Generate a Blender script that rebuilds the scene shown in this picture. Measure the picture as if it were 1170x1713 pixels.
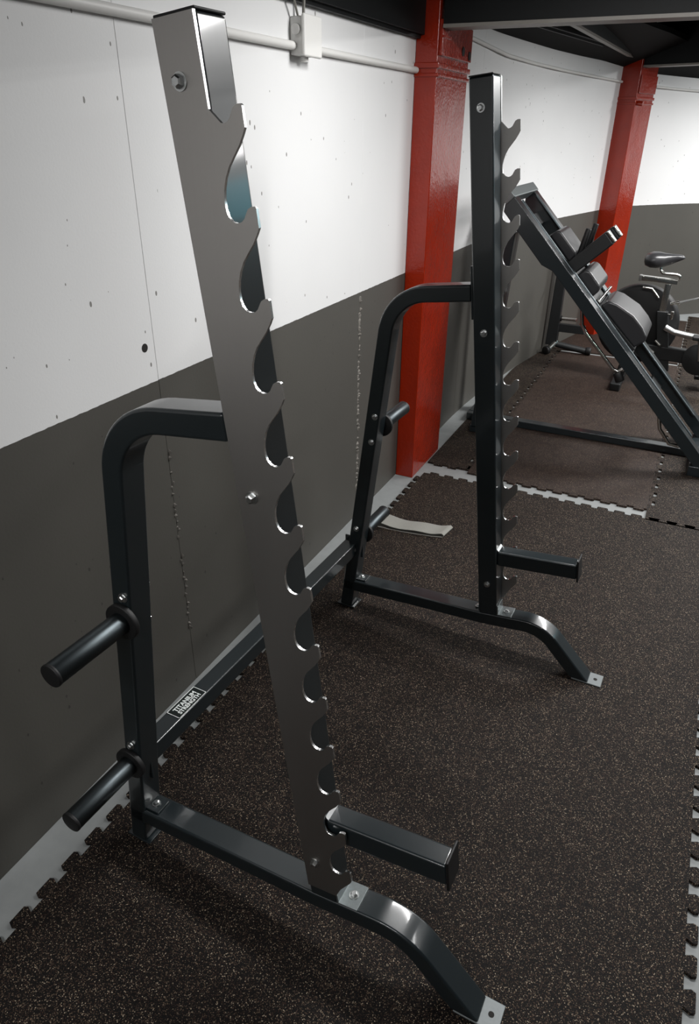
import bpy, bmesh, math, random
from mathutils import Vector, Matrix

random.seed(7)
for o in list(bpy.data.objects):
    bpy.data.objects.remove(o, do_unlink=True)
scene = bpy.context.scene
COL = scene.collection

# ------------------------------------------------------------------ camera
F_PX, IMG_H = 1165.75, 1713.0
PITCH, YAW, ROLL = 0.5041, 0.4397, 0.0124
fw = Vector((-math.sin(YAW) * math.cos(PITCH), math.cos(YAW) * math.cos(PITCH), -math.sin(PITCH)))
r0 = Vector((math.cos(YAW), math.sin(YAW), 0.0))
u0 = r0.cross(fw)
rt = r0 * math.cos(ROLL) + u0 * math.sin(ROLL)
up = -r0 * math.sin(ROLL) + u0 * math.cos(ROLL)
cam_d = bpy.data.cameras.new('camera')
cam_d.sensor_fit = 'VERTICAL'
cam_d.sensor_height = 36.0
cam_d.lens = 36.0 * F_PX / IMG_H
cam_d.clip_start = 0.02
cam = bpy.data.objects.new('camera', cam_d)
M = Matrix.Identity(4)
for i in range(3):
    M[i][0], M[i][1], M[i][2] = rt[i], up[i], -fw[i]
M[0][3], M[1][3], M[2][3] = 1.2027, 0.0, 1.6
cam.matrix_world = M
COL.objects.link(cam)
scene.camera = cam

# ------------------------------------------------------------------ world, lamps, exposure
world = bpy.data.worlds.new('world')
scene.world = world
world.use_nodes = True
world.node_tree.nodes['Background'].inputs[0].default_value = (0.80, 0.86, 0.92, 1)
world.node_tree.nodes['Background'].inputs[1].default_value = 0.02


def area(name, loc, sx, sy, power, color=(1.0, 0.995, 0.985), rot=(0, 0, 0), spread=None):
    d = bpy.data.lights.new(name, 'AREA')
    d.shape = 'RECTANGLE'
    d.size, d.size_y = sx, sy
    d.energy = power
    d.color = color
    if spread:
        d.spread = spread
    o = bpy.data.objects.new(name, d)
    o.location = loc
    o.rotation_euler = rot
    COL.objects.link(o)
    return o


# rows of twin-tube battens across the room, all above the frame
for lx, ly, pw in ((1.30, 2.15, 19), (0.80, -1.0, 15), (2.05, 4.95, 37), (3.6, 2.15, 9), (3.8, 4.95, 36), (2.6, 7.1, 38)):
    for dy in (-0.07, 0.07):
        area('ceiling_lamp_light', (lx, ly + dy, 2.16), 1.35, 0.045, pw)

vs = scene.view_settings
vs.view_transform = 'Standard'
vs.look = 'None'
vs.exposure = 0.22
vs.gamma = 1.0
vs.use_curve_mapping = False


# ------------------------------------------------------------------ materials
def new_mat(name):
    m = bpy.data.materials.new(name)
    m.use_nodes = True
    nt = m.node_tree
    return m, nt, nt.nodes, nt.links, nt.nodes['Principled BSDF']


def lin(c):
    return tuple(((x / 255) / 12.92 if x <= 10 else (((x / 255) + 0.055) / 1.055) ** 2.4) for x in c) + (1,)


def coords(N, kind='Object'):
    return N.new('ShaderNodeTexCoord').outputs[kind]


def simple(name, rgb, rough=0.5, metal=0.0, bump=0.0, bscale=60, var=0.0, coat=0.0, aniso=0.0, spec=None, bdist=0.002):
    m, nt, N, L, b = new_mat(name)
    b.inputs['Base Color'].default_value = lin(rgb)
    b.inputs['Roughness'].default_value = rough
    b.inputs['Metallic'].default_value = metal
    b.inputs['Coat Weight'].default_value = coat
    b.inputs['Coat Roughness'].default_value = 0.08
    if spec is not None:
        b.inputs['Specular IOR Level'].default_value = spec
    n = N.new('ShaderNodeTexNoise')
    n.inputs['Scale'].default_value = bscale
    n.inputs['Detail'].default_value = 4
    L.new(coords(N), n.inputs['Vector'])
    if var:
        mx = N.new('ShaderNodeMix')
        mx.data_type = 'RGBA'
        c = lin(rgb)
        mx.inputs[6].default_value = tuple(x * (1 - var) for x in c[:3]) + (1,)
        mx.inputs[7].default_value = tuple(min(1, x * (1 + var)) for x in c[:3]) + (1,)
        L.new(n.outputs['Fac'], mx.inputs[0])
        L.new(mx.outputs[2], b.inputs['Base Color'])
    if bump:
        bp = N.new('ShaderNodeBump')
        bp.inputs['Strength'].default_value = bump
        bp.inputs['Distance'].default_value = bdist
        L.new(n.outputs['Fac'], bp.inputs['Height'])
        L.new(bp.outputs[0], b.inputs['Normal'])
    return m


def math_node(N, L, op, a, b=None, clamp=False):
    n = N.new('ShaderNodeMath')
    n.operation = op
    n.use_clamp = clamp
    for i, v in enumerate((a, b)):
        if v is None:
            continue
        if isinstance(v, (int, float)):
            n.inputs[i].default_value = v
        else:
            L.new(v, n.inputs[i])
    return n.outputs[0]


def mix_rgb(N, L, fac, a, b):
    n = N.new('ShaderNodeMix')
    n.data_type = 'RGBA'
    for i, v in ((0, fac), (6, a), (7, b)):
        if isinstance(v, (int, float, tuple)):
            n.inputs[i].default_value = v
        else:
            L.new(v, n.inputs[i])
    return n.outputs[2]


BORDER = 1.018


def wall_material():
    m, nt, N, L, b = new_mat('painted_concrete')
    co = coords(N)
    sep = N.new('ShaderNodeSeparateXYZ')
    L.new(co, sep.inputs[0])
    nz = N.new('ShaderNodeTexNoise')
    nz.inputs['Scale'].default_value = 45
    L.new(co, nz.inputs['Vector'])
    wob = math_node(N, L, 'MULTIPLY', math_node(N, L, 'SUBTRACT', nz.outputs['Fac'], 0.5), 0.004)
    h = math_node(N, L, 'ADD', sep.outputs['Z'], wob)
    isw = math_node(N, L, 'GREATER_THAN', h, BORDER)
    mott = N.new('ShaderNodeTexNoise')
    mott.inputs['Scale'].default_value = 2.2
    mott.inputs['Detail'].default_value = 5
    L.new(co, mott.inputs['Vector'])
    white = mix_rgb(N, L, mott.outputs['Fac'], lin((222, 222, 222)), lin((231, 231, 231)))
    dark = mix_rgb(N, L, mott.outputs['Fac'], lin((68, 66, 62)), lin((80, 78, 73)))
    base = mix_rgb(N, L, isw, dark, white)
    # bug holes of the cast concrete: sparse round and drawn-out pits
    pit_fac = None
    for sc, th, keep, off in ((30.0, 0.17, 0.58, 0.0), (12.0, 0.065, 0.45, 3.7)):
        mp = N.new('ShaderNodeMapping')
        mp.inputs['Location'].default_value = (off, off * 0.7, off * 1.3)
        mp.inputs['Scale'].default_value = (1, 1.35, 0.75)
        L.new(co, mp.inputs['Vector'])
        v = N.new('ShaderNodeTexVoronoi')
        v.inputs['Scale'].default_value = sc
        L.new(mp.outputs[0], v.inputs['Vector'])
        sc2 = N.new('ShaderNodeSeparateColor')
        L.new(v.outputs['Color'], sc2.inputs[0])
        thr = math_node(N, L, 'MULTIPLY', math_node(N, L, 'SUBTRACT', sc2.outputs[1], 0.1), th)
        near = math_node(N, L, 'LESS_THAN', v.outputs['Distance'], thr)
        k = math_node(N, L, 'GREATER_THAN', sc2.outputs[0], keep)
        f = math_node(N, L, 'MULTIPLY', near, k)
        pit_fac = f if pit_fac is None else math_node(N, L, 'MAXIMUM', pit_fac, f)
    # pits come in drifts, not everywhere
    cl = N.new('ShaderNodeTexNoise')
    cl.inputs['Scale'].default_value = 3.1
    L.new(co, cl.inputs['Vector'])
    pit_fac = math_node(N, L, 'MULTIPLY', pit_fac, math_node(N, L, 'GREATER_THAN', cl.outputs['Fac'], 0.42))
    pitcol = mix_rgb(N, L, isw, lin((50, 48, 46)), lin((104, 100, 95)))
    col = mix_rgb(N, L, math_node(N, L, 'MULTIPLY', pit_fac, 0.85), base, pitcol)
    L.new(col, b.inputs['Base Color'])
    b.inputs['Roughness'].default_value = 0.55
    fine = N.new('ShaderNodeTexNoise')
    fine.inputs['Scale'].default_value = 160
    fine.inputs['Detail'].default_value = 3
    L.new(co, fine.inputs['Vector'])
    hgt = math_node(N, L, 'SUBTRACT', math_node(N, L, 'ADD', math_node(N, L, 'MULTIPLY', fine.outputs['Fac'], 0.15), math_node(N, L, 'MULTIPLY', mott.outputs['Fac'], 0.8)), pit_fac)
    bp = N.new('ShaderNodeBump')
    bp.inputs['Strength'].default_value = 0.5
    bp.inputs['Distance'].default_value = 0.003
    L.new(hgt, bp.inputs['Height'])
    L.new(bp.outputs[0], b.inputs['Normal'])
    return m


def rubber_mat_material(name, dark, flecks, keep, rough):
    m, nt, N, L, b = new_mat(name)
    co = coords(N)
    v = N.new('ShaderNodeTexVoronoi')
    v.inputs['Scale'].default_value = 470
    L.new(co, v.inputs['Vector'])
    sc = N.new('ShaderNodeSeparateColor')
    L.new(v.outputs['Color'], sc.inputs[0])
    ramp = N.new('ShaderNodeValToRGB')
    ramp.color_ramp.interpolation = 'CONSTANT'
    e = ramp.color_ramp.elements
    e[0].position = 0.0
    e[0].color = lin(flecks[0])
    e[1].position = 0.35
    e[1].color = lin(flecks[1])
    x = e.new(0.62)
    x.color = lin(flecks[2])
    x = e.new(0.85)
    x.color = lin(flecks[3])
    L.new(sc.outputs[1], ramp.inputs[0])
    big = N.new('ShaderNodeTexNoise')
    big.inputs['Scale'].default_value = 14
    big.inputs['Detail'].default_value = 5
    L.new(co, big.inputs['Vector'])
    thr = math_node(N, L, 'ADD', keep, math_node(N, L, 'MULTIPLY', math_node(N, L, 'SUBTRACT', big.outputs['Fac'], 0.5), -0.5))
    isf = math_node(N, L, 'GREATER_THAN', sc.outputs[0], thr)
    inside = math_node(N, L, 'LESS_THAN', v.outputs['Distance'], math_node(N, L, 'ADD', 0.28, math_node(N, L, 'MULTIPLY', sc.outputs[2], 0.35)))
    isf = math_node(N, L, 'MULTIPLY', isf, inside)
    tone = mix_rgb(N, L, big.outputs['Fac'], lin(tuple(c * 0.8 for c in dark)), lin(tuple(c * 1.2 for c in dark)))
    col = mix_rgb(N, L, isf, tone, ramp.outputs[0])
    L.new(col, b.inputs['Base Color'])
    b.inputs['Roughness'].default_value = rough
    b.inputs['Specular IOR Level'].default_value = 0.16
    n2 = N.new('ShaderNodeTexNoise')
    n2.inputs['Scale'].default_value = 380
    L.new(co, n2.inputs['Vector'])
    bp = N.new('ShaderNodeBump')
    bp.inputs['Strength'].default_value = 0.6
    bp.inputs['Distance'].default_value = 0.002
    L.new(math_node(N, L, 'ADD', n2.outputs['Fac'], math_node(N, L, 'MULTIPLY', v.outputs['Distance'], -0.5)), bp.inputs['Height'])
    L.new(bp.outputs[0], b.inputs['Normal'])
    return m


def brushed_steel():
    m, nt, N, L, b = new_mat('brushed_steel')
    co = coords(N)
    mp = N.new('ShaderNodeMapping')
    mp.inputs['Scale'].default_value = (260, 260, 4)
    L.new(co, mp.inputs['Vector'])
    n = N.new('ShaderNodeTexNoise')
    n.inputs['Scale'].default_value = 1.0
    n.inputs['Detail'].default_value = 3
    L.new(mp.outputs[0], n.inputs['Vector'])
    b.inputs['Base Color'].default_value = lin((164, 161, 158))
    b.inputs['Metallic'].default_value = 1.0
    rr = N.new('ShaderNodeMapRange')
    rr.inputs['To Min'].default_value = 0.42
    rr.inputs['To Max'].default_value = 0.50
    L.new(n.outputs['Fac'], rr.inputs['Value'])
    L.new(rr.outputs[0], b.inputs['Roughness'])
    bp = N.new('ShaderNodeBump')
    bp.inputs['Strength'].default_value = 0.05
    bp.inputs['Distance'].default_value = 0.0005
    L.new(n.outputs['Fac'], bp.inputs['Height'])
    L.new(bp.outputs[0], b.inputs['Normal'])
    return m


def red_paint():
    m, nt, N, L, b = new_mat('glossy_red_paint')
    co = coords(N)
    n = N.new('ShaderNodeTexNoise')
    n.inputs['Scale'].default_value = 75
    n.inputs['Detail'].default_value = 5
    L.new(co, n.inputs['Vector'])
    n2 = N.new('ShaderNodeTexNoise')
    n2.inputs['Scale'].default_value = 9
    n2.inputs['Detail'].default_value = 6
    L.new(co, n2.inputs['Vector'])
    col = mix_rgb(N, L, n2.outputs['Fac'], lin((124, 25, 2)), lin((150, 34, 3)))
    L.new(col, b.inputs['Base Color'])
    b.inputs['Roughness'].default_value = 0.2
    b.inputs['Coat Weight'].default_value = 0.12
    b.inputs['Coat Roughness'].default_value = 0.12
    bp = N.new('ShaderNodeBump')
    bp.inputs['Strength'].default_value = 0.75
    bp.inputs['Distance'].default_value = 0.004
    L.new(math_node(N, L, 'ADD', math_node(N, L, 'MULTIPLY', n.outputs['Fac'], 0.5), n2.outputs['Fac']), bp.inputs['Height'])
    L.new(bp.outputs[0], b.inputs['Normal'])
    L.new(bp.outputs[0], b.inputs['Coat Normal'])
    return m


MAT = {
    'wall': wall_material(),
    'concrete': simple('bare_grey_floor', (134, 137, 137), 0.7, var=0.12, bump=0.2, bscale=30),
    'rubber': rubber_mat_material('flecked_rubber', (14, 11, 10), ((62, 49, 41), (98, 83, 69), (50, 34, 27), (150, 136, 118)), 0.43, 0.7),
    'rubber_far': rubber_mat_material('flecked_rubber_worn', (36, 28, 25), ((82, 69, 60), (102, 87, 75), (64, 50, 42), (126, 112, 99)), 0.50, 0.58),
    'black': simple('black_paint', (24, 26, 27), 0.5),
    'ceiling': simple('black_ceiling', (4, 5, 5), 0.85, spec=0.2, var=0.2, bscale=8),
    'deck': simple('grey_ceiling_deck', (120, 114, 110), 0.7, var=0.1, bscale=6),
    'beam': simple('dark_steel_beam', (6, 8, 9), 0.6, var=0.15, bscale=20, spec=0.3),
    'flange': simple('lit_flange', (120, 116, 110), 0.5, var=0.15, bscale=20),  # pale tone paints in the light caught by a dark beam's bottom flange
    'powder': simple('anthracite_powder_coat', (26, 33, 36), 0.30, coat=0.5, bump=0.03, bscale=400, bdist=0.0005),
    'steel': brushed_steel(),
    'bright': simple('cut_steel_edge', (225, 226, 226), 0.25, metal=1.0),
    'zinc': simple('zinc_plated_steel', (200, 202, 202), 0.3, metal=1.0, var=0.15, bscale=200),
    'anchor': simple('pale_plated_steel', (112, 117, 118), 0.5, metal=0.35, var=0.1, bscale=150),
    'peg': simple('dark_chrome_tube', (76, 82, 85), 0.38, metal=1.0),
    'galv': simple('dull_galvanised_steel', (128, 134, 135), 0.42, metal=0.8, var=0.2, bscale=120),
    'chrome': simple('chrome', (215, 214, 210), 0.15, metal=1.0),
    'rubberblack': simple('black_rubber', (14, 14, 15), 0.55),
    'red': red_paint(),
    'whitepaint': simple('white_paint', (222, 221, 218), 0.5, bump=0.15, bscale=90),
    'greyplastic': simple('grey_cable_plastic', (128, 126, 120), 0.5),
    'leather': simple('dark_grey_leatherette', (46, 46, 48), 0.33, bump=0.10, bscale=260, bdist=0.001),
    'band': simple('pale_grey_elastic_band', (132, 131, 125), 0.8, var=0.08, bump=0.3, bscale=180, bdist=0.001),
    'plate': simple('black_name_plate', (10, 20, 19), 0.35),
    'print': simple('silver_print', (240, 245, 243), 0.4),
    'pit': simple('dark_hole', (30, 28, 26), 0.9),
    'chip': simple('chipped_concrete', (122, 118, 112), 0.85, var=0.75, bscale=45),
    'charcoal': simple('charcoal_wall_paint', (62, 61, 59), 0.6, var=0.1, bscale=3),
}


_m, _nt, _N, _L, _b = new_mat('teal_reflection_glow')
_b.inputs['Base Color'].default_value = lin((0, 110, 120))
_b.inputs['Emission Color'].default_value = lin((0, 140, 158))
_b.inputs['Emission Strength'].default_value = 6.0  # emission added to give the near upright its teal reflection
MAT['teal'] = _m


# ------------------------------------------------------------------ mesh helpers
def finish(name, bm, mat, parent=None, smooth=True, angle=32):
    bmesh.ops.recalc_face_normals(bm, faces=bm.faces[:])
    me = bpy.data.meshes.new(name)
    bm.to_mesh(me)
    bm.free()
    if smooth:
        me.polygons.foreach_set('use_smooth', [True] * len(me.polygons))
        me.set_sharp_from_angle(angle=math.radians(angle))
    me.materials.append(MAT[mat] if isinstance(mat, str) else mat)
    o = bpy.data.objects.new(name, me)
    COL.objects.link(o)
    if parent is not None:
        o.parent = parent
    return o


def bevel_sharp(bm, w, seg=2, ang=30):
    es = [e for e in bm.edges if len(e.link_faces) == 2 and e.calc_face_angle(0) > math.radians(ang)]
    bmesh.ops.bevel(bm, geom=es, offset=w, segments=seg, profile=0.5, affect='EDGES', clamp_overlap=True)


def prism_bm(bm, pts, vec):
    a = [bm.verts.new(Vector(p)) for p in pts]
    b = [bm.verts.new(Vector(p) + Vector(vec)) for p in pts]
    n = len(a)
    bm.faces.new(a)
    bm.faces.new(b[::-1])
    for i in range(n):
        bm.faces.new((a[i], b[i], b[(i + 1) % n], a[(i + 1) % n]))


def prism(name, pts, vec, mat, parent=None, bev=0.0, seg=2, ang=30):
    bm = bmesh.new()
    prism_bm(bm, pts, vec)
    bmesh.ops.recalc_face_normals(bm, faces=bm.faces[:])
    if bev:
        bevel_sharp(bm, bev, seg, ang)
    o = finish(name, bm, mat, parent, angle=60 if bev else 32)
    if bev:
        md = o.modifiers.new('even_normals', 'WEIGHTED_NORMAL')
        md.keep_sharp = True
        md.weight = 100
    return o


def box(name, lo, hi, mat, parent=None, bev=0.0, seg=2):
    x0, y0, z0 = lo
    x1, y1, z1 = hi
    return prism(name, [(x0, y0, z0), (x1, y0, z0), (x1, y1, z0), (x0, y1, z0)], (0, 0, z1 - z0), mat, parent, bev, seg)


def tube_bm(bm, pts, r, seg=14, cap=True):
    """round tube along a polyline; r a number or one per point"""
    pts = [Vector(p) for p in pts]
    rs = [r] * len(pts) if isinstance(r, (int, float)) else list(r)
    rings = []
    ref = None
    for i, p in enumerate(pts):
        if i == 0:
            t = pts[1] - p
        elif i == len(pts) - 1:
            t = p - pts[i - 1]
        else:
            t = (pts[i + 1] - p).normalized() + (p - pts[i - 1]).normalized()
        t.normalize()
        if ref is None:
            ref = Vector((0, 0, 1)) if abs(t.z) < 0.9 else Vector((1, 0, 0))
        a = (ref - t * ref.dot(t)).normalized()
        ref = a
        b = t.cross(a)
        rings.append([bm.verts.new(p + (a * math.cos(2 * math.pi * k / seg) + b * math.sin(2 * math.pi * k / seg)) * rs[i]) for k in range(seg)])
    for i in range(len(rings) - 1):
        for k in range(seg):
            bm.faces.new((rings[i][k], rings[i][(k + 1) % seg], rings[i + 1][(k + 1) % seg], rings[i + 1][k]))
    if cap:
        bm.faces.new(rings[0][::-1])
        bm.faces.new(rings[-1])


def tube(name, pts, r, mat, parent=None, seg=14, bev=0.0):
    bm = bmesh.new()
    tube_bm(bm, pts, r, seg)
    if bev:
        bmesh.ops.recalc_face_normals(bm, faces=bm.faces[:])
        bevel_sharp(bm, bev, 2, 50)
    return finish(name, bm, mat, parent, angle=50)


def bolt(parent, p, d, r=0.008, h=0.006, mat='zinc'):
    """washer and hexagon head in one small mesh"""
    p = Vector(p)
    d = Vector(d).normalized()
    bm = bmesh.new()
    tube_bm(bm, [p, p + d * 0.0018], r * 1.25, 16)
    tube_bm(bm, [p + d * 0.0018, p + d * h, p + d * (h + 0.0018)], [r * 0.95, r * 0.9, r * 0.62], 6)
    return finish('bolt', bm, mat, parent, angle=25)


def tag(o, label, cat, group=None):
    o['label'] = label
    o['category'] = cat
    if group:
        o['group'] = group
    return o


def structure(o, label=None):
    o['kind'] = 'structure'
    if label:
        o['label'] = label
    return o


def empty(name, loc=(0, 0, 0), rz=0.0):
    o = bpy.data.objects.new(name, None)
    o.location = loc
    o.rotation_euler = (0, 0, rz)
    o.empty_display_size = 0.1
    COL.objects.link(o)
    return o


# ------------------------------------------------------------------ floor, walls, ceiling
MAT_T = 0.010          # mats are 10 mm thick; the rack stands at z = 0 on them
FLOOR_Z = -MAT_T
structure(box('floor', (-0.3, -2.6, FLOOR_Z - 0.1), (5.3, 9.6, FLOOR_Z), 'concrete'), 'pale grey bare concrete floor under the rubber mats')

WALL_TOP = 2.42
wall_left = structure(box('wall_left', (-0.15, -2.6, FLOOR_Z), (-0.0025, 4.1, WALL_TOP), 'wall'), 'cast concrete wall painted white above and charcoal below')
JOINTS = [-2.6, -1.130, 0.123, 1.376, 2.629, 4.1]
for a, b in zip(JOINTS[:-1], JOINTS[1:]):
    box('wall_panel', (-0.0022, a + 0.0004, FLOOR_Z), (0.0, b - 0.0004, WALL_TOP), 'wall', wall_left, bev=0.0016, seg=1)

PLAN = [(0, 4.1), (0.008, 4.35), (0.03, 4.62), (0.062, 4.95), (0.10, 5.3), (0.145, 5.58), (0.19, 5.84), (0.28, 6.25), (0.376, 6.65), (0.455, 6.9),
        (0.56, 7.15), (0.81, 7.48), (1.1, 7.79), (1.5, 8.12), (1.9, 8.4), (2.4, 8.66), (3.0, 8.9), (4.0, 9.1), (5.2, 9.2)]


def smooth_plan(p, n=4):
    out = []
    for i in range(len(p) - 1):
        p0 = Vector(p[max(i - 1, 0)]); p1 = Vector(p[i]); p2 = Vector(p[i + 1]); p3 = Vector(p[min(i + 2, len(p) - 1)])
        for k in range(n):
            t = k / n
            out.append(0.5 * ((2 * p1) + (p2 - p0) * t + (2 * p0 - 5 * p1 + 4 * p2 - p3) * t * t + (3 * p1 - p0 - 3 * p2 + p3) * t ** 3))
    out.append(Vector(p[-1]))
    return out


CURVE = smooth_plan(PLAN)
bm = bmesh.new()
ins, outs = [], []
for i, p in enumerate(CURVE):
    t = (CURVE[min(i + 1, len(CURVE) - 1)] - CURVE[max(i - 1, 0)]).normalized()
    nrm = Vector((t.y, -t.x))
    q = p - nrm * 0.15
    ins.append([bm.verts.new((p.x, p.y, z)) for z in (FLOOR_Z, WALL_TOP)])
    outs.append([bm.verts.new((q.x, q.y, z)) for z in (FLOOR_Z, WALL_TOP)])
for i in range(len(ins) - 1):
    bm.faces.new((ins[i][0], ins[i + 1][0], ins[i + 1][1], ins[i][1]))
    bm.faces.new((outs[i][0], outs[i][1], outs[i + 1][1], outs[i + 1][0]))
    bm.faces.new((ins[i][1], ins[i + 1][1], outs[i + 1][1], outs[i][1]))
    bm.faces.new((ins[i][0], outs[i][0], outs[i + 1][0], ins[i + 1][0]))
bm.faces.new((ins[0][0], ins[0][1], outs[0][1], outs[0][0]))
bm.faces.new((ins[-1][0], outs[-1][0], outs[-1][1], ins[-1][1]))
structure(finish('wall_back', bm, 'wall'), 'curving concrete wall, white above and charcoal below, behind the bike')
structure(box('wall_right', (5.2, -2.6, FLOOR_Z), (5.35, 9.6, WALL_TOP), 'charcoal'), 'charcoal painted wall on the right side')
structure(box('wall_front', (-0.15, -2.75, FLOOR_Z), (5.35, -2.6, WALL_TOP), 'wall'), 'white and charcoal painted wall behind the viewer')
structure(box('ceiling', (-0.15, -2.75, WALL_TOP), (5.35, 9.6, WALL_TOP + 0.1), 'ceiling'), 'black painted ceiling')

# tie hole and rough construction joint of the cast wall
tube('tie_hole', [(-0.004, 1.339, 1.111), (0.0006, 1.339, 1.111)], 0.011, 'pit', wall_left, 14)
def joint_chips(yj, z0, z1, dens, ws, hs, lab):
    bm = bmesh.new()
    z = z0
    while z < z1:
        if random.random() < dens:
            w = random.uniform(*ws)
            h = random.uniform(*hs)
            y = yj + random.uniform(-0.006, 0.006)
            k = random.randint(5, 7)
            ring = [bm.verts.new((0.0004, y + w * math.cos(6.283 * i / k) * random.uniform(.6, 1.1), z + h * math.sin(6.283 * i / k) * random.uniform(.6, 1.1))) for i in range(k)]
            c = bm.verts.new((random.uniform(0.004, 0.012), y, z + h * 0.4))
            for i in range(k):
                bm.faces.new((ring[i], ring[(i + 1) % k], c))
        z += random.uniform(0.010, 0.024)
    o = finish('joint_chips', bm, 'chip', wall_left, smooth=False)
    o['kind'] = 'stuff'
    o['label'] = lab


joint_chips(2.629, 0.12, BORDER - 0.01, 0.8, (0.006, 0.017), (0.006, 0.018), 'chipped concrete along the rough vertical joint')
joint_chips(1.378, 0.20, 0.82, 0.6, (0.002, 0.005), (0.004, 0.011), 'small chips along the joint behind the near rear post')


# ------------------------------------------------------------------ rubber mats with interlocking edges
def tooth_path(L0, L1, depth, period=0.08, neck=0.036, head=0.050, phase=0.0):
    """(along, out) pairs from L0 to L1 of a dovetailed edge"""
    out = [(L0, 0.0)]
    s = L0 + period * (0.5 + phase)
    while s + head / 2 < L1 - 0.005:
        if s - head / 2 > L0 + 0.003:
            out += [(s - neck / 2, 0), (s - head / 2, depth * 0.62), (s - head * 0.42, depth), (s + head * 0.42, depth), (s + head / 2, depth * 0.62), (s + neck / 2, 0)]
        s += period
    out.append((L1, 0.0))
    return out


def rubber_mat(x0, x1, y0, y1, mat, label, teeth, group=None, follow=False):
    """teeth: dict side -> (depth, phase[, neck, head]); negative depth cuts slots"""
    def side(a, b, key):
        if key not in teeth:
            return [(a, 0.0), (b, 0.0)]
        t = teeth[key]
        neck, head, per = t[2:5] if len(t) > 2 else (0.036, 0.050, 0.078)
        return tooth_path(a, b, t[0], per, neck, head, t[1])
    pts = []
    pts += [(x, y0 - d) for x, d in side(x0, x1, 'y-')][:-1]
    pts += [(x1 + d, y) for y, d in side(y0, y1, 'x+')][:-1]
    pts += [(x, y1 + d) for x, d in reversed(side(x0, x1, 'y+'))][:-1]
    if follow:
        left = [(p.x + 0.012, p.y) for p in CURVE if y0 < p.y < y1 and p.x + 0.012 < x1]
        left = [(max(x0, x), y) for x, y in left]
        pts += [(left[-1][0], y1)] + left[::-1]
    else:
        pts += [(x0 - d, y) for y, d in reversed(side(y0, y1, 'x-'))][:-1]
    bm = bmesh.new()
    vs_ = [bm.verts.new((x, y, FLOOR_Z)) for x, y in pts]
    f = bm.faces.new(vs_)
    r = bmesh.ops.extrude_face_region(bm, geom=[f])
    bmesh.ops.translate(bm, vec=(0, 0, MAT_T), verts=[g for g in r['geom'] if isinstance(g, bmesh.types.BMVert)])
    bmesh.ops.triangulate(bm, faces=[g for g in bm.faces if len(g.verts) > 4])
    o = finish('rubber_mat', bm, mat, smooth=False)
    return tag(o, label, 'mat', group or 'interlocking rubber floor mats')


rubber_mat(0.135, 1.512, -2.0, 3.195, 'rubber', 'large flecked rubber mat under the squat rack', {'x-': (0.025, 0.10), 'x+': (0.025, 0.3), 'y+': (0.022, 0.2)})
rubber_mat(1.585, 5.0, -2.0, 3.155, 'rubber', 'flecked rubber mat at the right edge, beyond the pale floor strip', {'x-': (0.025, 0.55), 'y+': (0.022, 0.2)})
PER = 0.105
rubber_mat(0.340, 1.242, 3.300, 5.90, 'rubber_far', 'worn brown flecked rubber mat under the inclined machine', {'y-': (0.018, 0.6, 0.036, 0.050, 0.078), 'x+': (0.016, 0.2, 0.034, 0.044, PER), 'x-': (0.016, 0.1, 0.034, 0.044, PER)})
rubber_mat(1.2435, 5.0, 3.185, 7.75, 'rubber', 'dark rubber mat under the low end of the inclined machine', {'x-': (-0.030, (3.300 + PER * 0.7 - 3.185) / PER - 0.5, 0.036, 0.046, PER)})
rubber_mat(0.105, 0.3385, 3.335, 5.95, 'rubber', 'narrow dark rubber mat along the wall past the red column', {'x+': (-0.030, (3.300 + PER * 1.6 - 3.335) / PER - 0.5, 0.036, 0.046, PER), 'y-': (0.014, 0.3)}, follow=True)
rubber_mat(0.25, 1.238, 5.965, 7.1, 'rubber_far', 'rubber mat behind the inclined machine, below the curved wall', {}, follow=True)
rubber_mat(0.60, 1.238, 7.104, 7.52, 'rubber_far', 'small rear rubber mat in the bend of the curved wall behind the bike', {}, follow=True)

# ------------------------------------------------------------------ red steel columns, beams
HB = 0.095
c1 = empty('steel_column', (0.0, 3.122, FLOOR_Z))
tag(c1, 'glossy red painted steel column behind the squat rack', 'column')


def column_parts(c, wx, wy, top, flange):
    box('shaft', (0.001, 0, 0), (wx, wy, top), 'red', c, bev=0.004)
    box('band', (0.0, -0.006, 1.792), (wx + 0.008, wy + 0.004, 1.806), 'red', c, bev=0.003)
    box('band', (0.0, -0.008, 1.822), (wx + 0.010, wy + 0.004, 1.842), 'red', c, bev=0.003)
    p = box('splice_plate', (wx, 0.012, 1.865), (wx + 0.014, wy - 0.01, 1.985), 'red', c, bev=0.002)
    if flange:
        for yy, zz in ((wy * 0.68, 1.898), (wy * 0.90, 1.888)):
            tube('bolt_hole', [(wx + 0.010, yy, zz), (wx + 0.0165, yy, zz)], 0.017, 'pit', p, 16)
        box('rib', (wx + 0.012, 0.012, 1.925), (wx + 0.019, wy * 0.28, 1.933), 'red', p)


column_parts(c1, HB, 0.415, 1.965 + 0.15, True)
tx, ty = 0.33, 0.944
c2 = empty('steel_column', (0.350, 6.62, FLOOR_Z), math.atan2(-0.33, 0.944))
tag(c2, 'red painted steel column at the curved wall behind the machine', 'column')
column_parts(c2, 0.165, 0.30, 2.10, False)
tube('pipe_stub', [(0.165, 0.03, 1.800), (0.215, 0.03, 1.795)], 0.016, 'red', c2)


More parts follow.
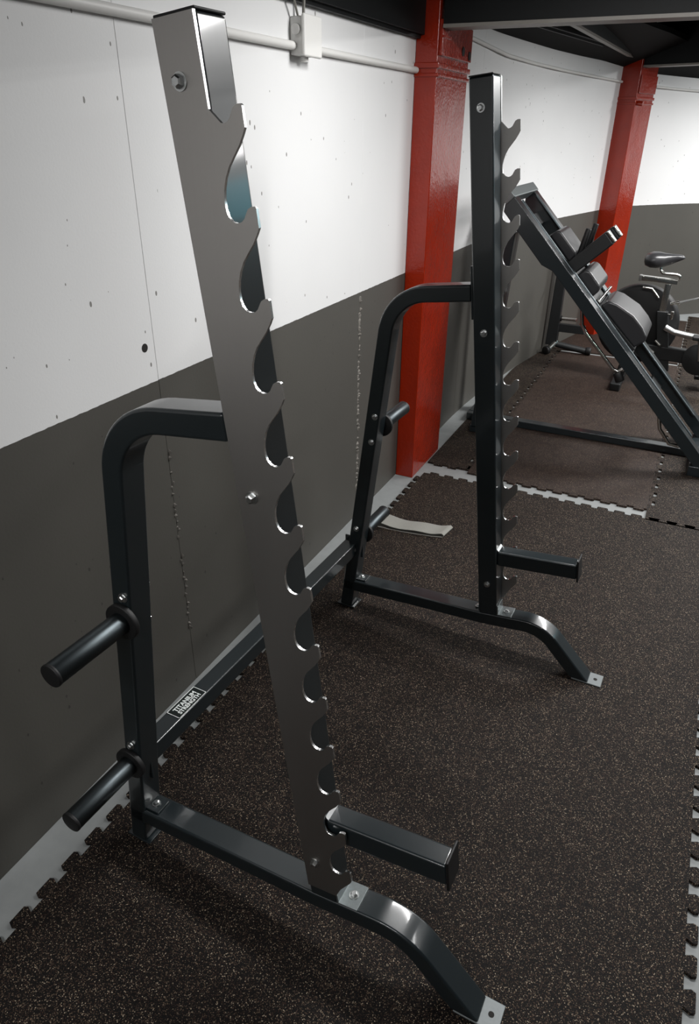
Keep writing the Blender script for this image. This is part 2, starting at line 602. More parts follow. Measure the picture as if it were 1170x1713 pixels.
def ibeam(name, p0, p1, z0, z1, w, label, flange_mat='flange', parent=None):
    """I-section from p0 to p1 (plan), bottom z0, top z1, flange width w"""
    p0 = Vector((p0[0], p0[1], 0)); p1 = Vector((p1[0], p1[1], 0))
    d = (p1 - p0).normalized(); n = Vector((-d.y, d.x, 0))
    e = empty(name, (p0.x, p0.y, z0))
    L = (p1 - p0)

    def sl(nm, a, b, za, zb, mat):
        q = [n * a + Vector((0, 0, za)), n * b + Vector((0, 0, za)), n * b + Vector((0, 0, zb)), n * a + Vector((0, 0, zb))]
        return prism(nm, q, L, mat, e)
    h = z1 - z0
    sl('bottom_flange', 0, w, 0, 0.012, flange_mat)
    sl('web', 0.004, w - 0.035, 0.012, h - 0.012, 'beam')
    sl('top_flange', 0, w, h - 0.012, h, 'beam')
    return tag(e, label, 'beam', 'ceiling beams')


ibeam('ceiling_beam', (0.11, 3.125), (5.2, 3.125), 1.945, 2.30, 0.105, 'large dark steel ceiling beam resting on the front red column')
ibeam('ceiling_beam', (0.0, -2.6), (0.0, 3.12), 1.912, 2.25, 0.0 + 0.02, 'black edge beam along the top of the left wall', 'beam').location.x = 0.022
ibeam('ceiling_beam', (0.47, 6.60), (5.2, 4.95), 2.025, 2.30, 0.11, 'dark ceiling beam running from the rear red column')
ibeam('ceiling_beam', (0.36, 4.2), (0.455, 6.55), 2.075, 2.2, 0.03, 'thin grey ceiling joist above the curved wall')
ibeam('ceiling_beam', (0.14, 4.2), (0.36, 5.55), 2.075, 2.2, 0.012, 'faint second ceiling joist nearest the curved wall', 'beam')
box_c = box('ceiling_panel', (0.72, 3.3, 2.20), (2.6, 5.6, 2.22), 'deck')
tag(box_c, 'pale grey ceiling panel between the two cross beams', 'panel')
# dark soffit strip above the curved wall
bm = bmesh.new()
row = []
for i, p in enumerate(CURVE):
    if p.y < 3.6 or p.x > 3.2:
        continue
    t = (CURVE[min(i + 1, len(CURVE) - 1)] - CURVE[max(i - 1, 0)]).normalized()
    n = Vector((t.y, -t.x))
    a = p + n * 0.002
    b = p + n * 0.45
    zt = 2.045 - max(0, (p.y - 6.2)) * 0.035
    row.append([bm.verts.new((a.x, a.y, zt)), bm.verts.new((b.x, b.y, zt + 0.14)), bm.verts.new((b.x, b.y, zt + 0.17)), bm.verts.new((a.x, a.y, zt + 0.17))])
for r1, r2 in zip(row[:-1], row[1:]):
    for k in range(4):
        bm.faces.new((r1[k], r2[k], r2[(k + 1) % 4], r1[(k + 1) % 4]))
bm.faces.new(row[0][::-1])
bm.faces.new(row[-1])
structure(finish('trim_1', bm, 'ceiling'), 'black soffit along the top of the curved wall')

# ------------------------------------------------------------------ conduits and junction box
cz = 1.806
t_ = tube('electrical_conduit', [(0.011, -2.55, cz), (0.011, 1.4, cz), (0.011, 3.115, cz)], 0.0115, 'whitepaint', seg=12)
tag(t_, 'white painted conduit along the left wall through the junction box', 'conduit')
pts = []
for p, z in (((0.0, 3.56), 1.985), ((0, 3.866), 1.978), ((0.004, 4.17), 1.968), ((0.022, 4.475), 1.953), ((0.062, 4.95), 1.948), ((0.146, 5.582), 1.944), ((0.28, 6.25), 1.938), ((0.376, 6.65), 1.932)):
    pts.append((p[0] + 0.009, p[1] - 0.002, z))
t_ = tube('electrical_conduit', pts, 0.009, 'whitepaint', seg=10)
tag(t_, 'white painted conduit on the curved wall between the red columns', 'conduit')
pts = [(0.585, 7.145, 1.922), (0.70, 7.32, 1.915), (0.83, 7.485, 1.908), (1.11, 7.775, 1.90), (1.5, 8.10, 1.89), (1.9, 8.385, 1.885)]
t_ = tube('electrical_conduit', pts, 0.009, 'whitepaint', seg=10)
tag(t_, 'white painted conduit right of the rear red column', 'conduit')

jb = empty('junction_box', (0.0, 2.10, 1.783))
tag(jb, 'white electrical junction box on the upper left wall', 'junction box')
box('box_body', (0.0, 0.012, 0.0), (0.040, 0.108, 0.094), 'whitepaint', jb, bev=0.004)
box('lid', (0.040, 0.006, -0.004), (0.052, 0.116, 0.100), 'whitepaint', jb, bev=0.006, seg=3)
tube('knockout', [(0.022, 0.012, 0.062), (0.022, 0.004, 0.062)], 0.014, 'whitepaint', jb, 16, bev=0.002)
tube('gland', [(0.020, 0.060, -0.001), (0.020, 0.060, -0.014)], 0.012, 'whitepaint', jb, 12)
tube('cable', [(0.024, 0.020, 0.092), (0.030, -0.030, 0.16), (0.050, -0.060, 0.25)], 0.0035, 'greyplastic', jb, 8)
tube('cable', [(0.030, 0.040, 0.092), (0.036, 0.038, 0.16), (0.050, 0.030, 0.27)], 0.0045, 'greyplastic', jb, 8)

# ------------------------------------------------------------------ squat rack
TILT, ZB = -0.12141, 0.16228
HH = math.sqrt(1 + TILT * TILT)
LEN, WT, DT = 1.1915, 0.0615, 0.063
rack = empty('squat_rack', (0.8082, 0.7977, 0.0), -0.0369)
tag(rack, 'black steel squat rack with two notched steel uprights, floor crossbar and storage pegs', 'squat rack')


def S(t, s, y=0.0):
    """side-frame coordinates: t forward, s up along the leaning upright"""
    return Vector(((s * TILT + t) / HH, y, ZB + (s - t * TILT) / HH))


def s_floor(t, z=0.0):
    return (z - ZB) * HH + t * TILT


def strip(center, w):
    """outline of a band of width w round a centre line of (t, s)"""
    c = [Vector(p) for p in center]
    l, r = [], []
    for i, p in enumerate(c):
        if i == 0:
            t = c[1] - p
        elif i == len(c) - 1:
            t = p - c[i - 1]
        else:
            t = (c[i + 1] - p).normalized() + (p - c[i - 1]).normalized()
        t.normalize()
        n = Vector((-t.y, t.x))
        l.append(p + n * w / 2)
        r.append(p - n * w / 2)
    return l, r


def arc(cx, cy, r, a0, a1, n):
    return [(cx + r * math.cos(math.radians(a0 + (a1 - a0) * i / n)), cy + r * math.sin(math.radians(a0 + (a1 - a0) * i / n))) for i in range(n + 1)]


def to_floor(p, q, z):
    """extend line p->q (t,s) to height z"""
    d = q - p
    zz = lambda v: S(v.x, v.y).z
    k = (z - zz(p)) / (zz(q) - zz(p))
    return p + d * k


# hook plate outline
def hook_outline():
    P = [(-0.061, 0.036), (-0.061, 1.566), (0.001, 1.566), (0.001, 1.466), (0.0165, 1.4495)]
    n0, step = 1.4486, 0.11146
    for i in range(13):
        s0 = n0 - i * step
        if i:
            P += [(0.0455, s0 + 0.0965), (0.0375, s0 + 0.0855), (0.0280, s0 + 0.0755), (0.0185, s0 + 0.0650), (0.0110, s0 + 0.0530), (0.0062, s0 + 0.0410), (0.0036, s0 + 0.0285), (0.0036, s0 + 0.0170), (0.0060, s0 + 0.0085), (0.0105, s0 + 0.0030), (0.0160, s0 + 0.0005)]
        P += [(0.0205, s0 + 0.0), (0.0255, s0 + 0.0012), (0.0300, s0 + 0.0045), (0.0335, s0 + 0.0100), (0.0370, s0 + 0.0150), (0.0430, s0 + 0.0178), (0.0485, s0 + 0.0175), (0.0500, s0 + 0.0155), (0.0500, s0 - 0.0075)]
    s0 = n0 - 12 * step
    P += [(0.0455, s0 - 0.016), (0.034, s0 - 0.030), (0.020, s0 - 0.048), (0.010, s0 - 0.068), (0.008, 0.036)]
    return P


HOOKS = hook_outline()


def side_frame(y_out, inward, peg_dir):
    """y_out: outer face; inward: +1/-1 direction to the rack's middle"""
    y_in = y_out + inward * WT
    ya, yb = min(y_out, y_in), max(y_out, y_in)
    vec = (0, yb - ya, 0)

    def sp(name, outline, mat, bev=0.004, y0=ya, y1=yb, seg=3, ang=30):
        return prism(name, [S(t, s, y0) for t, s in outline], (0, y1 - y0, 0), mat, rack, bev, seg, ang)

    # upright with plastic top cap
    sp('upright', [(-DT, 0.0), (0, 0.0), (0, 1.567), (-DT, 1.567)], 'powder', 0.005)
    sp('top_cap', [(-DT, 1.567), (0, 1.567), (0, 1.5705), (-DT, 1.5705)], 'rubberblack', 0.0015)
    # notched steel plate on the outer face
    p0 = y_out - inward * 0.0052
    q0, q1 = min(p0, y_out - inward * .0004), max(p0, y_out - inward * .0004)
    bm = bmesh.new()
    prism_bm(bm, [S(t, s, q0) for t, s in HOOKS], (0, q1 - q0, 0))
    bmesh.ops.recalc_face_normals(bm, faces=bm.faces[:])
    rim = [f for f in bm.faces if len(f.verts) == 4]
    me_o = finish('hook_plate', bm, 'steel', rack, angle=28)
    me_o.data.materials.append(MAT['bright'])
    for f in me_o.data.polygons:
        if len(f.vertices) == 4:
            f.material_index = 1
    me_o['label'] = 'brushed steel plate with thirteen bar notches'
    # arm and rear post: one bent rectangular tube
    w = 0.047
    sc = 1.0545
    R = 0.1365
    slant = 13.55
    cl = [(-DT - 0.004, sc), (-0.14, sc)] + arc(-0.2075, sc - R, R, 90, 90 + (90 - slant), 14)
    e = Vector(cl[-1])
    d = Vector((-math.sin(math.radians(slant)), -math.cos(math.radians(slant))))
    cl.append(tuple(e + d * 0.5))
    l, r = strip(cl, w)
    for side in (l, r):
        side[-1] = to_floor(side[-2], side[-1], 0.006)
    sp('rear_post', [tuple(v) for v in l] + [tuple(v) for v in reversed(r)], 'powder', 0.006)
    pm = (l[-1] + r[-1]) / 2
    pc = S(pm.x, pm.y)
    box('foot_plate', (pc.x - 0.036, ya, 0.0), (pc.x + 0.036, yb, 0.006), 'powder', rack, 0.0015)
    sp('mounting_plate', [(-DT - .006, sc - 0.072), (-DT - .0005, sc - 0.072), (-DT - .0005, sc + 0.072), (-DT - .006, sc + 0.072)], 'powder', 0.001, ya + .004, yb - .004)
    for ds in (-0.052, 0.052):
        bolt(rack, S(-DT - .006, sc + ds, (ya + yb) / 2), S(-1, 0) - S(0, 0), 0.007)
    # base tube with curved front foot
    bh = 0.045
    cl = [(-0.590, 0.0315 - bh / 2), (-0.30, 0.0155 - bh / 2), (-0.06, 0.0 - bh / 2), (0.03, -bh / 2)] + arc(0.085, -0.1275 - bh / 2, 0.1275, 90, 90 - 53, 12)
    e = Vector(cl[-1])
    d = Vector((math.cos(math.radians(-53)), math.sin(math.radians(-53))))
    cl.append(tuple(e + d * 0.1))
    l, r = strip(cl, bh)
    for side in (l, r):
        side[-1] = to_floor(side[-2], side[-1], 0.005)
    sp('base_tube', [tuple(v) for v in l] + [tuple(v) for v in reversed(r)], 'powder', 0.006)
    xa = S(l[-1].x, l[-1].y).x
    bm = bmesh.new()
    x0, x1 = xa - 0.055, xa + 0.040
    prism_bm(bm, [(x0, ya + .001, 0), (x1, ya + .001, 0), (x1, yb - .001, 0), (x0, yb - .001, 0)], (0, 0, 0.005))
    bmesh.ops.recalc_face_normals(bm, faces=bm.faces[:])
    bevel_sharp(bm, 0.001, 1)
    fp = finish('anchor_plate', bm, 'anchor', rack)
    fp['label'] = 'pale steel anchor plate with a bolt hole'
    tube('bolt_hole', [(xa + 0.018, (ya + yb) / 2, 0.0045), (xa + 0.018, (ya + yb) / 2, 0.0055)], 0.0062, 'pit', fp, 14)
    # bracket between upright and base
    sp('base_bracket', [(0.0, 0.0), (0.048, 0.0), (0.048, 0.004), (0.004, 0.004), (0.004, 0.034), (0.0, 0.034)], 'galv', 0.0008, ya + .002, yb - .002, 1)
    bolt(rack, S(0.027, 0.004, (ya + yb) / 2), S(0, 1) - S(0, 0), 0.0085)
    sp('base_bracket', [(-0.500, 0.0285), (-0.545, 0.031), (-0.545, 0.035), (-0.500, 0.0325)], 'powder', 0.0008, ya + .010, yb - .010, 1)
    bolt(rack, S(-0.522, 0.034, (ya + yb) / 2), S(0, 1) - S(0, 0), 0.0085)
    bolt(rack, S(-DT - 0.012, 0.004, (ya + yb) / 2), S(0, 1) - S(0, 0), 0.007)
    # spotter arm
    a0, a1 = ya + 0.007, yb - 0.007
    sa = sp('spotter_arm', [(0.0, 0.190), (0.252, 0.186), (0.252, 0.238), (0.0, 0.243)], 'powder', 0.006, a0, a1)
    cap = prism('end_cap', [S(t, s, a0 - .004) for t, s in ((0.252, 0.180), (0.258, 0.180), (0.258, 0.254), (0.252, 0.254))], (0, a1 - a0 + .008, 0), 'rubberblack', sa, 0.002)
    prism('weld', [S(t, s, a0 + .002) for t, s in ((0.0, 0.243), (0.006, 0.243), (0.0, 0.250))], (0, a1 - a0 - .004, 0), 'zinc', sa)
    # bolts through plate and upright
    for s in (1.499, 0.946, 0.118):
        bolt(rack, S(-0.034, s, p0), (0, -inward, 0), 0.0085, 0.008)
        bolt(rack, S(-0.032, s, y_in), (0, inward, 0), 0.0085, 0.008)
    # storage pegs on the outer face of the rear post
    for px, pz in ((-0.482, 0.735), (-0.541, 0.302)):
        yo = y_out
        dd = -inward
        pg = tube('storage_peg', [(px, yo, pz), (px, yo + dd * 0.185, pz)], 0.0235, 'peg', rack, 28, bev=0.003)
        tube('collar', [(px, yo, pz), (px, yo + dd * 0.012, pz)], 0.040, 'rubberblack', pg, 28, bev=0.002)
        tube('end_plug', [(px, yo + dd * 0.180, pz), (px, yo + dd * 0.1875, pz)], 0.0242, 'rubberblack', pg, 28, bev=0.002)
        for k in (-0.040, 0.050):
            bolt(rack, (px + k * 0.11, y_in, pz + k), (0, inward, 0), 0.0085, 0.007)
        bolt(rack, (px + 0.006, yo, pz + 0.056), (0, dd, 0), 0.0085, 0.007)


side_frame(0.0, 1, -1)
side_frame(LEN, -1, 1)
cb = box('crossbar', (-0.587, WT - 0.03, 0.236), (-0.5386, LEN - WT + 0.03, 0.288), 'powder', rack, 0.005)
for y, d in ((WT - .03, 1), (LEN - WT + .03, -1)):
    box('crossbar_flange', (-0.592, min(y, y + d * .006), 0.222), (-0.520, max(y, y + d * .006), 0.300), 'powder', rack, 0.001)
np_ = box('name_plate', (-0.584, 0.166, 0.2882), (-0.5412, 0.274, 0.2892), 'plate', rack)
np_['label'] = 'black name plate with silver border and lettering'
for (x0, y0, x1, y1) in ((-0.584, 0.166, -0.5825, 0.274), (-0.5427, 0.166, -0.5412, 0.274), (-0.584, 0.166, -0.5412, 0.1675), (-0.584, 0.2725, -0.5412, 0.274)):
    box('plate_border', (x0, y0, 0.2892), (x1, y1, 0.2896), 'print', np_)


def lettering(text, size, loc, rot, mat, parent, ext=0.0002, stretch=1.0):
    cu = bpy.data.curves.new('lettering', 'FONT')
    cu.body = text
    cu.size = size
    cu.align_x = 'CENTER'
    cu.align_y = 'CENTER'
    cu.extrude = ext
    cu.offset = 0.0005
    tmp = bpy.data.objects.new('lettering_tmp', cu)
    COL.objects.link(tmp)
    dg = bpy.context.evaluated_depsgraph_get()
    me = bpy.data.meshes.new_from_object(tmp.evaluated_get(dg))
    bpy.data.objects.remove(tmp, do_unlink=True)
    me.name = 'lettering'
    me.materials.clear()
    me.materials.append(MAT[mat])
    o = bpy.data.objects.new('lettering', me)
    o.location = loc
    o.rotation_euler = rot
    o.scale = (stretch, 1, 1)
    o.parent = parent
    COL.objects.link(o)
    return o


lettering('TITANIUM', 0.0185, (-0.5685, 0.220, 0.28935), (0, 0, math.pi / 2), 'print', np_, stretch=0.95)
lettering('STRENGTH', 0.0170, (-0.5535, 0.220, 0.28935), (0, 0, math.pi / 2), 'print', np_, stretch=0.95)

# ------------------------------------------------------------------ hack squat machine (inclined sled)
mach = empty('hack_squat_machine', (0.75, 4.1, 0.0))
tag(mach, 'black inclined hack squat machine with padded sled behind the rack', 'exercise machine')
A_ = Vector((1, 0, -1.05)).normalized()
N_ = Vector((1.05, 0, 1)).normalized()
O3 = Vector((0.341, 0, 1.271)) - Vector((0.75, 4.1, 0))


def Q(a, n, y):
    return O3 + A_ * a + N_ * n + Vector((0, y, 0))


def mp(name, outline, y0, y1, mat, parent=None, bev=0.004, seg=2):
    return prism(name, [Q(a, n, y0) for a, n in outline], (0, y1 - y0, 0), mat, parent or mach, bev, seg)


def rect(a0, a1, n0, n1):
    return [(a0, n0), (a1, n0), (a1, n1), (a0, n1)]


for y0 in (3.80, 4.25):
    rl = mp('rail', [(-0.03, -0.085), (0.30, -0.088), (0.36, -0.062), (1.62, -0.062), (1.66, -0.03), (1.62, 0.0), (-0.06, 0.0), (-0.06, -0.05)], y0, y0 + 0.075, 'powder')
    yc = y0 + (0.092 if y0 < 4 else -0.012)
    tube('glare_rod', [Q(-0.02, -0.004, yc), Q(1.5, -0.004, yc)], 0.009, 'peg', rl, 14)  # added rod, stands in for the strip of glare along the rail top
mp('top_crosshead', rect(-0.10, -0.045, -0.055, 0.006), 3.795, 4.33, 'galv', bev=0.006)
mp('sled_plate', rect(0.20, 0.97, -0.045, -0.012), 3.905, 4.235, 'black')
mp('rail_tie', rect(0.05, 0.12, -0.075, -0.05), 3.87, 4.26, 'black')
mp('rail_tie', rect(1.18, 1.26, -0.075, -0.05), 3.87, 4.26, 'black')
pad = mp('head_pad', [(0.205, -0.012), (0.375, -0.012), (0.372, 0.030), (0.350, 0.042), (0.225, 0.042), (0.208, 0.030)], 3.985, 4.245, 'leather', bev=0.010, seg=3)
mp('pad_board', rect(0.20, 0.38, -0.03, -0.010), 3.97, 4.25, 'black')
mp('back_pad', [(0.455, -0.012), (0.595, -0.012), (0.592, 0.035), (0.57, 0.055), (0.48, 0.056), (0.458, 0.040)], 3.93, 4.25, 'leather', bev=0.012, seg=3)
mp('seat_pad', [(0.655, 0.0), (0.94, 0.012), (0.948, 0.070), (0.93, 0.096), (0.88, 0.104), (0.80, 0.102), (0.70, 0.070), (0.662, 0.046)], 3.93, 4.25, 'leather', bev=0.012, seg=3)
mp('seat_board', [(0.650, -0.02), (0.95, -0.02), (0.95, 0.018), (0.655, 0.002)], 3.915, 4.245, 'black')
for y0 in (3.915, 4.165):
    sh = mp('shoulder_support', rect(0.370, 0.442, -0.02, 0.222), y0, y0 + 0.055, 'black', bev=0.008)
    mp('chrome_cap', rect(0.372, 0.440, 0.222, 0.236), y0 + 0.004, y0 + 0.05, 'chrome', sh, bev=0.004)
    tube('handle', [Q(0.385, 0.05, y0 + 0.028), Q(0.305, 0.165, y0 + 0.028)], 0.0145, 'rubberblack', sh, 14, bev=0.003)
mp('shoulder_pad', rect(0.385, 0.435, 0.03, 0.20), 3.97, 4.165, 'black', bev=0.012, seg=3)
tube('adjuster_rod', [Q(0.634, -0.002, 3.94), Q(0.626, 0.040, 4.20)], 0.0075, 'chrome', mach, 12)
tube('adjuster_knob', [Q(0.634, -0.008, 3.925), Q(0.634, -0.002, 3.945)], 0.016, 'chrome', mach, 14)
tube('safety_handle', [Q(0.60, -0.055, 3.83), Q(0.63, -0.075, 3.83), Q(0.675, -0.104, 3.83), Q(0.73, -0.112, 3.83), Q(0.96, -0.108, 3.83), Q(0.985, -0.096, 3.83), Q(0.99, -0.06, 3.83)], 0.010, 'chrome', mach, 12)
tube('safety_handle', [Q(1.29, -0.05, 3.83), Q(1.325, -0.072, 3.83), Q(1.365, -0.094, 3.83), Q(1.46, -0.100, 3.83), Q(1.50, -0.066, 3.83)], 0.010, 'chrome', mach, 12)
tube('stop_bumper', [Q(0.985, -0.100, 3.83), Q(1.035, -0.115, 3.83)], 0.024, 'rubberblack', mach, 14, bev=0.004)


def mb(name, lo, hi, mat, bev=0.004):
    o = (0.75, 4.1, 0)
    return box(name, tuple(a - b for a, b in zip(lo, o)), tuple(a - b for a, b in zip(hi, o)), mat, mach, bev)


mb('base_runner', (0.10, 4.055, 0.0), (1.42, 4.115, 0.042), 'powder')
mb('base_crosstube', (0.10, 4.10, 0.0), (0.16, 4.34, 0.045), 'powder')
mb('front_foot', (1.395, 3.79, 0.0), (1.475, 4.345, 0.055), 'powder')
mb('foot_platform', (1.48, 3.74, 0.0), (1.95, 4.40, 0.05), 'powder')
kick = prism('footboard', [(v[0] - 0.75, 3.76 - 4.1, v[1]) for v in ((1.60, 0.05), (1.95, 0.42), (1.975, 0.40), (1.66, 0.05))], (0, 0.62, 0), 'rubberblack', mach, 0.004)
for y0, dx in ((3.86, 0.0), (4.265, -0.075)):
    prism('support_leg', [(v[0] + dx - 0.75, y0 - 4.1, v[1]) for v in ((0.262, 1.15), (0.318, 1.13), (0.245, 0.03), (0.185, 0.03))], (0, 0.06, 0), 'powder', mach, 0.004)
mb('base_crosstube', (0.18, 3.86, 0.0), (0.25, 4.06, 0.042), 'powder')

# ------------------------------------------------------------------ exercise bike
bike = empty('exercise_bike', (1.05, 5.3, 0.0))
tag(bike, 'black and chrome exercise bike by the curved wall', 'exercise bike')


def B(x, z, y=0.0):
    return (x - 1.05, y, z)


# saddle: lofted cross sections from tail to nose
bm = bmesh.new()
rings = []
for x, hw, zt, zb in ((0.882, 0.050, 0.862, 0.832), (0.892, 0.082, 0.884, 0.812), (0.925, 0.100, 0.897, 0.800), (0.965, 0.092, 0.899, 0.800), (1.005, 0.062, 0.894, 0.808), (1.045, 0.038, 0.892, 0.826), (1.085, 0.029, 0.893, 0.846), (1.112, 0.023, 0.888, 0.860), (1.126, 0.012, 0.878, 0.868)):
    cz_ = (zt + zb) / 2
    hh = (zt - zb) / 2
    rings.append([bm.verts.new(B(x, cz_ + hh * math.copysign(abs(math.sin(a)) ** 0.8, math.sin(a)), hw * math.copysign(abs(math.cos(a)) ** 0.8, math.cos(a)))) for a in [2 * math.pi * k / 20 for k in range(20)]])
for r1, r2 in zip(rings[:-1], rings[1:]):
    for k in range(20):
        bm.faces.new((r1[k], r1[(k + 1) % 20], r2[(k + 1) % 20], r2[k]))
bm.faces.new(rings[0][::-1])
bm.faces.new(rings[-1])
finish('saddle', bm, 'leather', bike, angle=60)
tube('saddle_clamp', [B(0.985, 0.812), B(0.992, 0.785), B(1.012, 0.768), B(1.10, 0.765), B(1.118, 0.756), B(1.122, 0.742), B(1.114, 0.730), B(1.06, 0.728)], 0.011, 'chrome', bike, 12)
prism('seat_slider', [B(0.885, 0.745, -0.022), B(1.115, 0.735, -0.022), B(1.115, 0.705, -0.022), B(0.885, 0.712, -0.022)], (0, 0.044, 0), 'chrome', bike, 0.004)
box('slider_cap', B(0.868, 0.710, -0.023), B(0.888, 0.747, 0.023), 'zinc', bike, 0.004)
box('seat_post', (1.040 - 1.05, -0.02, 0.52), (1.082 - 1.05, 0.02, 0.708), 'chrome', bike, 0.004)
tube('slider_lever', [B(0.905, 0.672, -0.025), B(0.965, 0.668, -0.025), B(1.02, 0.610, -0.025)], 0.007, 'chrome', bike, 10)
prism('seat_tube', [B(1.025, 0.525, -0.027), B(1.098, 0.525, -0.027), B(1.185, 0.12, -0.027), B(1.105, 0.12, -0.027)], (0, 0.054, 0), 'black', bike, 0.006)
tube('pin_knob', [B(1.10, 0.51, -0.03), B(1.125, 0.515, -0.06)], 0.006, 'chrome', bike, 10)
tube('pin_grip', [B(1.128, 0.485, -0.06), B(1.126, 0.54, -0.06)], [0.008, 0.012], 'chrome', bike, 12, bev=0.002)
fl = tube('fan_housing', [B(0.915, 0.405, 0.03), B(0.915, 0.405, 0.13)], 0.27, 'rubberblack', bike, 48, bev=0.02)
tube('fan_hub', [B(0.915, 0.405, 0.02), B(0.915, 0.405, 0.03)], 0.06, 'zinc', fl, 20)
prism('frame_beam', [B(0.86, 0.30, -0.03), B(1.85, 0.26, -0.03), B(1.85, 0.18, -0.03), B(0.86, 0.20, -0.03)], (0, 0.06, 0), 'black', bike, 0.008)
tube('push_arm', [B(1.100, 0.585, -0.06), B(1.155, 0.602, -0.06)], 0.011, 'chrome', bike, 12)
tube('push_arm', [B(1.155, 0.602, -0.06), B(1.27, 0.643, -0.06), B(1.55, 0.745, -0.06), B(1.72, 0.98, -0.08)], 0.007, 'zinc', bike, 12)
tube('drive_tube', [B(1.100, 0.428, -0.05), B(1.16, 0.402, -0.05), B(1.235, 0.392, -0.05), B(1.32, 0.384, -0.05)], 0.020, 'zinc', bike, 16)
tube('crank', [B(1.33, 0.39, -0.075), B(1.36, 0.235, -0.075)], 0.013, 'zinc', bike, 12)
tube('crank', [B(1.36, 0.235, 0.075), B(1.40, 0.08, 0.075)], 0.013, 'zinc', bike, 12)
box('pedal', B(1.285, 0.385, -0.16), B(1.375, 0.410, -0.08), 'black', bike, 0.006)
box('pedal', B(1.36, 0.06, 0.08), B(1.45, 0.085, 0.16), 'black', bike, 0.006)
tube('chain_guard', [B(1.36, 0.235, -0.05), B(1.36, 0.235, -0.035)], 0.11, 'black', bike, 32, bev=0.004)
prism('steering_post', [B(1.70, 0.24, -0.03), B(1.78, 0.24, -0.03), B(1.66, 1.02, -0.03), B(1.60, 1.02, -0.03)], (0, 0.06, 0), 'black', bike, 0.006)
tube('handlebar', [B(1.50, 1.10, -0.23), B(1.62, 1.06, -0.22), B(1.65, 1.04, 0), B(1.62, 1.06, 0.22), B(1.50, 1.10, 0.23)], 0.016, 'rubberblack', bike, 14)
for x in (0.87, 1.80):
    box('stabiliser', B(x - 0.035, 0.0, -0.26), B(x + 0.035, 0.055, 0.26), 'black', bike, 0.008)
prism('rear_strut', [B(0.845, 0.05, -0.03), B(0.90, 0.05, -0.03), B(0.93, 0.28, -0.03), B(0.87, 0.28, -0.03)], (0, 0.06, 0), 'black', bike, 0.006)
prism('front_strut', [B(1.775, 0.05, -0.03), B(1.83, 0.05, -0.03), B(1.83, 0.22, -0.03), B(1.77, 0.22, -0.03)], (0, 0.06, 0), 'black', bike, 0.006)
for x, z in ((1.075, 0.318), (1.045, 0.262)):
    tube('foot_peg', [B(x - .012, z + .008, -0.035), B(x + .025, z - .012, -0.07)], 0.011, 'chrome', bike, 12)

# ------------------------------------------------------------------ weight tree behind the machine
wt = empty('weight_tree', (0.27, 5.85, 0.0))
tag(wt, 'black weight tree with chrome pegs under the inclined machine by the wall', 'weight tree')
prism('post', [(-0.050, -0.03, 0.06), (0.040, -0.03, 0.06), (0.030, -0.03, 0.90), (-0.035, -0.03, 0.90)], (0, 0.06, 0), 'black', wt, 0.005)
tube('base_leg', [(0.03, 0.0, 0.085), (-0.015, -0.09, 0.030)], 0.024, 'chrome', wt, 16)
tube('base_leg', [(0.0, 0.0, 0.07), (0.28, 0.03, 0.028)], 0.026, 'black', wt, 16)
tube('rubber_foot', [(-0.012, -0.085, 0.033), (-0.028, -0.118, 0.033)], 0.033, 'rubberblack', wt, 16, bev=0.005)
tube('rubber_foot', [(0.27, 0.03, 0.032), (0.31, 0.032, 0.032)], 0.032, 'rubberblack', wt, 16, bev=0.005)
for z in (0.275, 0.62):
    tube('weight_peg', [(0.02, -0.005, z), (0.165, -0.005, z)], 0.013, 'chrome', wt, 14)
    tube('peg_collar', [(0.032, -0.005, z), (0.050, -0.005, z)], 0.022, 'rubberblack', wt, 14)
box('cross_brace', (0.02, -0.02, 0.17), (0.24, 0.02, 0.235), 'black', wt, 0.004)

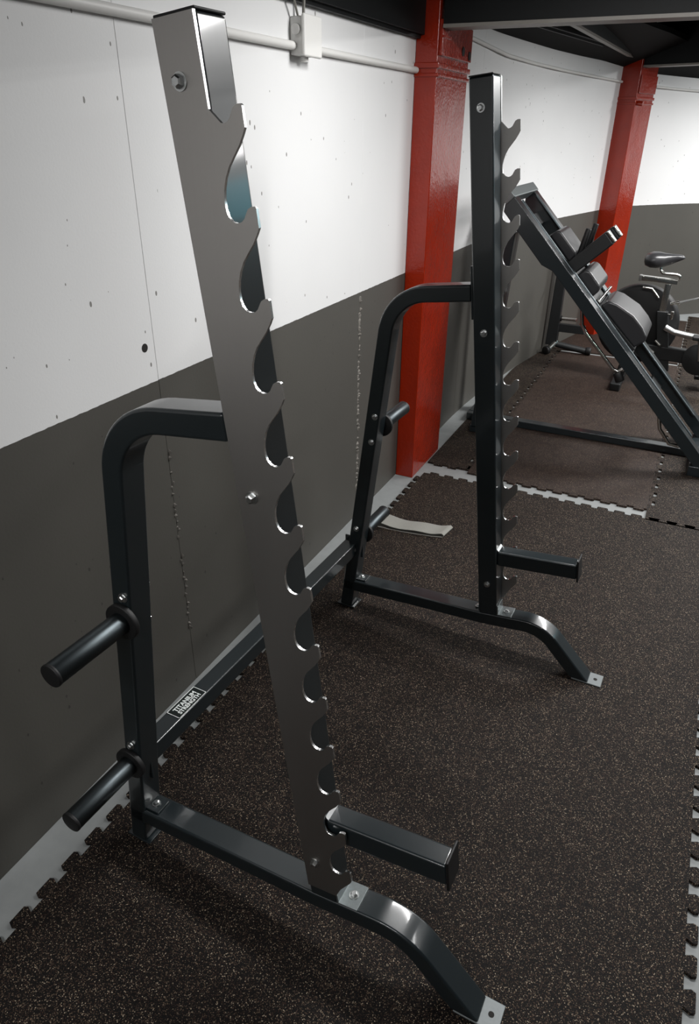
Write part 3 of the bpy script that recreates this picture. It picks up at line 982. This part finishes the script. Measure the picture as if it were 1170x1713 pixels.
# ------------------------------------------------------------------ resistance band on the floor
bm = bmesh.new()
prof = []
n = 26
Lb, hb_ = 0.325, 0.011
for i in range(n + 1):
    x = Lb * i / n
    prof.append((x, 0.0035 + hb_ + 0.006 * math.exp(-((x - Lb) / 0.03) ** 2) + 0.0025 * math.sin(x * 38) + 0.010 * math.exp(-(x / 0.06) ** 2)))
top = prof[:]
top.append((Lb + 0.008, 0.0125))
bot = [(Lb + 0.004, 0.004)] + [(Lb * (n - i) / n - 0.022 * (1 - (n - i) / n), 0.0022 + 0.001 * math.sin(i * 1.3)) for i in range(1, n + 1)]
path = top + bot
th_ = 0.0022
rows = []
W_ = 0.088
for j in range(5):
    v = W_ * j / 4
    ring = []
    for i, (x, z) in enumerate(path):
        p0 = Vector(path[max(i - 1, 0)]); p1 = Vector(path[min(i + 1, len(path) - 1)])
        t = (p1 - p0).normalized()
        nn = Vector((-t.y, t.x))
        bend = -0.012 * math.sin(math.pi * min(x, Lb) / Lb * 0.9) + 0.020 * x / Lb
        ring.append((bm.verts.new((x + 0.02 * (v / W_ - .5), v + bend, max(z, 0.0005))), bm.verts.new((x + nn.x * th_ + 0.02 * (v / W_ - .5), v + bend, max(z + nn.y * th_, 0.0003)))))
    rows.append(ring)
for a, b in zip(rows[:-1], rows[1:]):
    for i in range(len(path) - 1):
        bm.faces.new((a[i][0], a[i + 1][0], b[i + 1][0], b[i][0]))
        bm.faces.new((a[i][1], b[i][1], b[i + 1][1], a[i + 1][1]))
for r_ in (rows[0], rows[-1]):
    for i in range(len(path) - 1):
        bm.faces.new((r_[i][0], r_[i][1], r_[i + 1][1], r_[i + 1][0]))
for i in (0, len(path) - 1):
    for a, b in zip(rows[:-1], rows[1:]):
        bm.faces.new((a[i][0], b[i][0], b[i][1], a[i][1]))
band = finish('resistance_band', bm, 'band', angle=60)
band.location = (0.125, 2.555, 0.0)
band.rotation_euler = (0, 0, 0.07)
tag(band, 'pale grey elastic resistance band loop lying flat behind the rack', 'resistance band')

# ------------------------------------------------------------------ unseen teal glow on the right-hand wall, added for its reflection in the glossy upright
glow = empty('teal_glow', (5.2, 6.65, 1.98))
tag(glow, 'unseen added teal sign on the charcoal right wall', 'light sign')
box('housing', (-0.05, -0.50, -0.26), (-0.001, 0.50, 0.26), 'black', glow, 0.006)
box('lit_panel', (-0.054, -0.47, -0.23), (-0.0502, 0.47, 0.23), 'teal', glow)
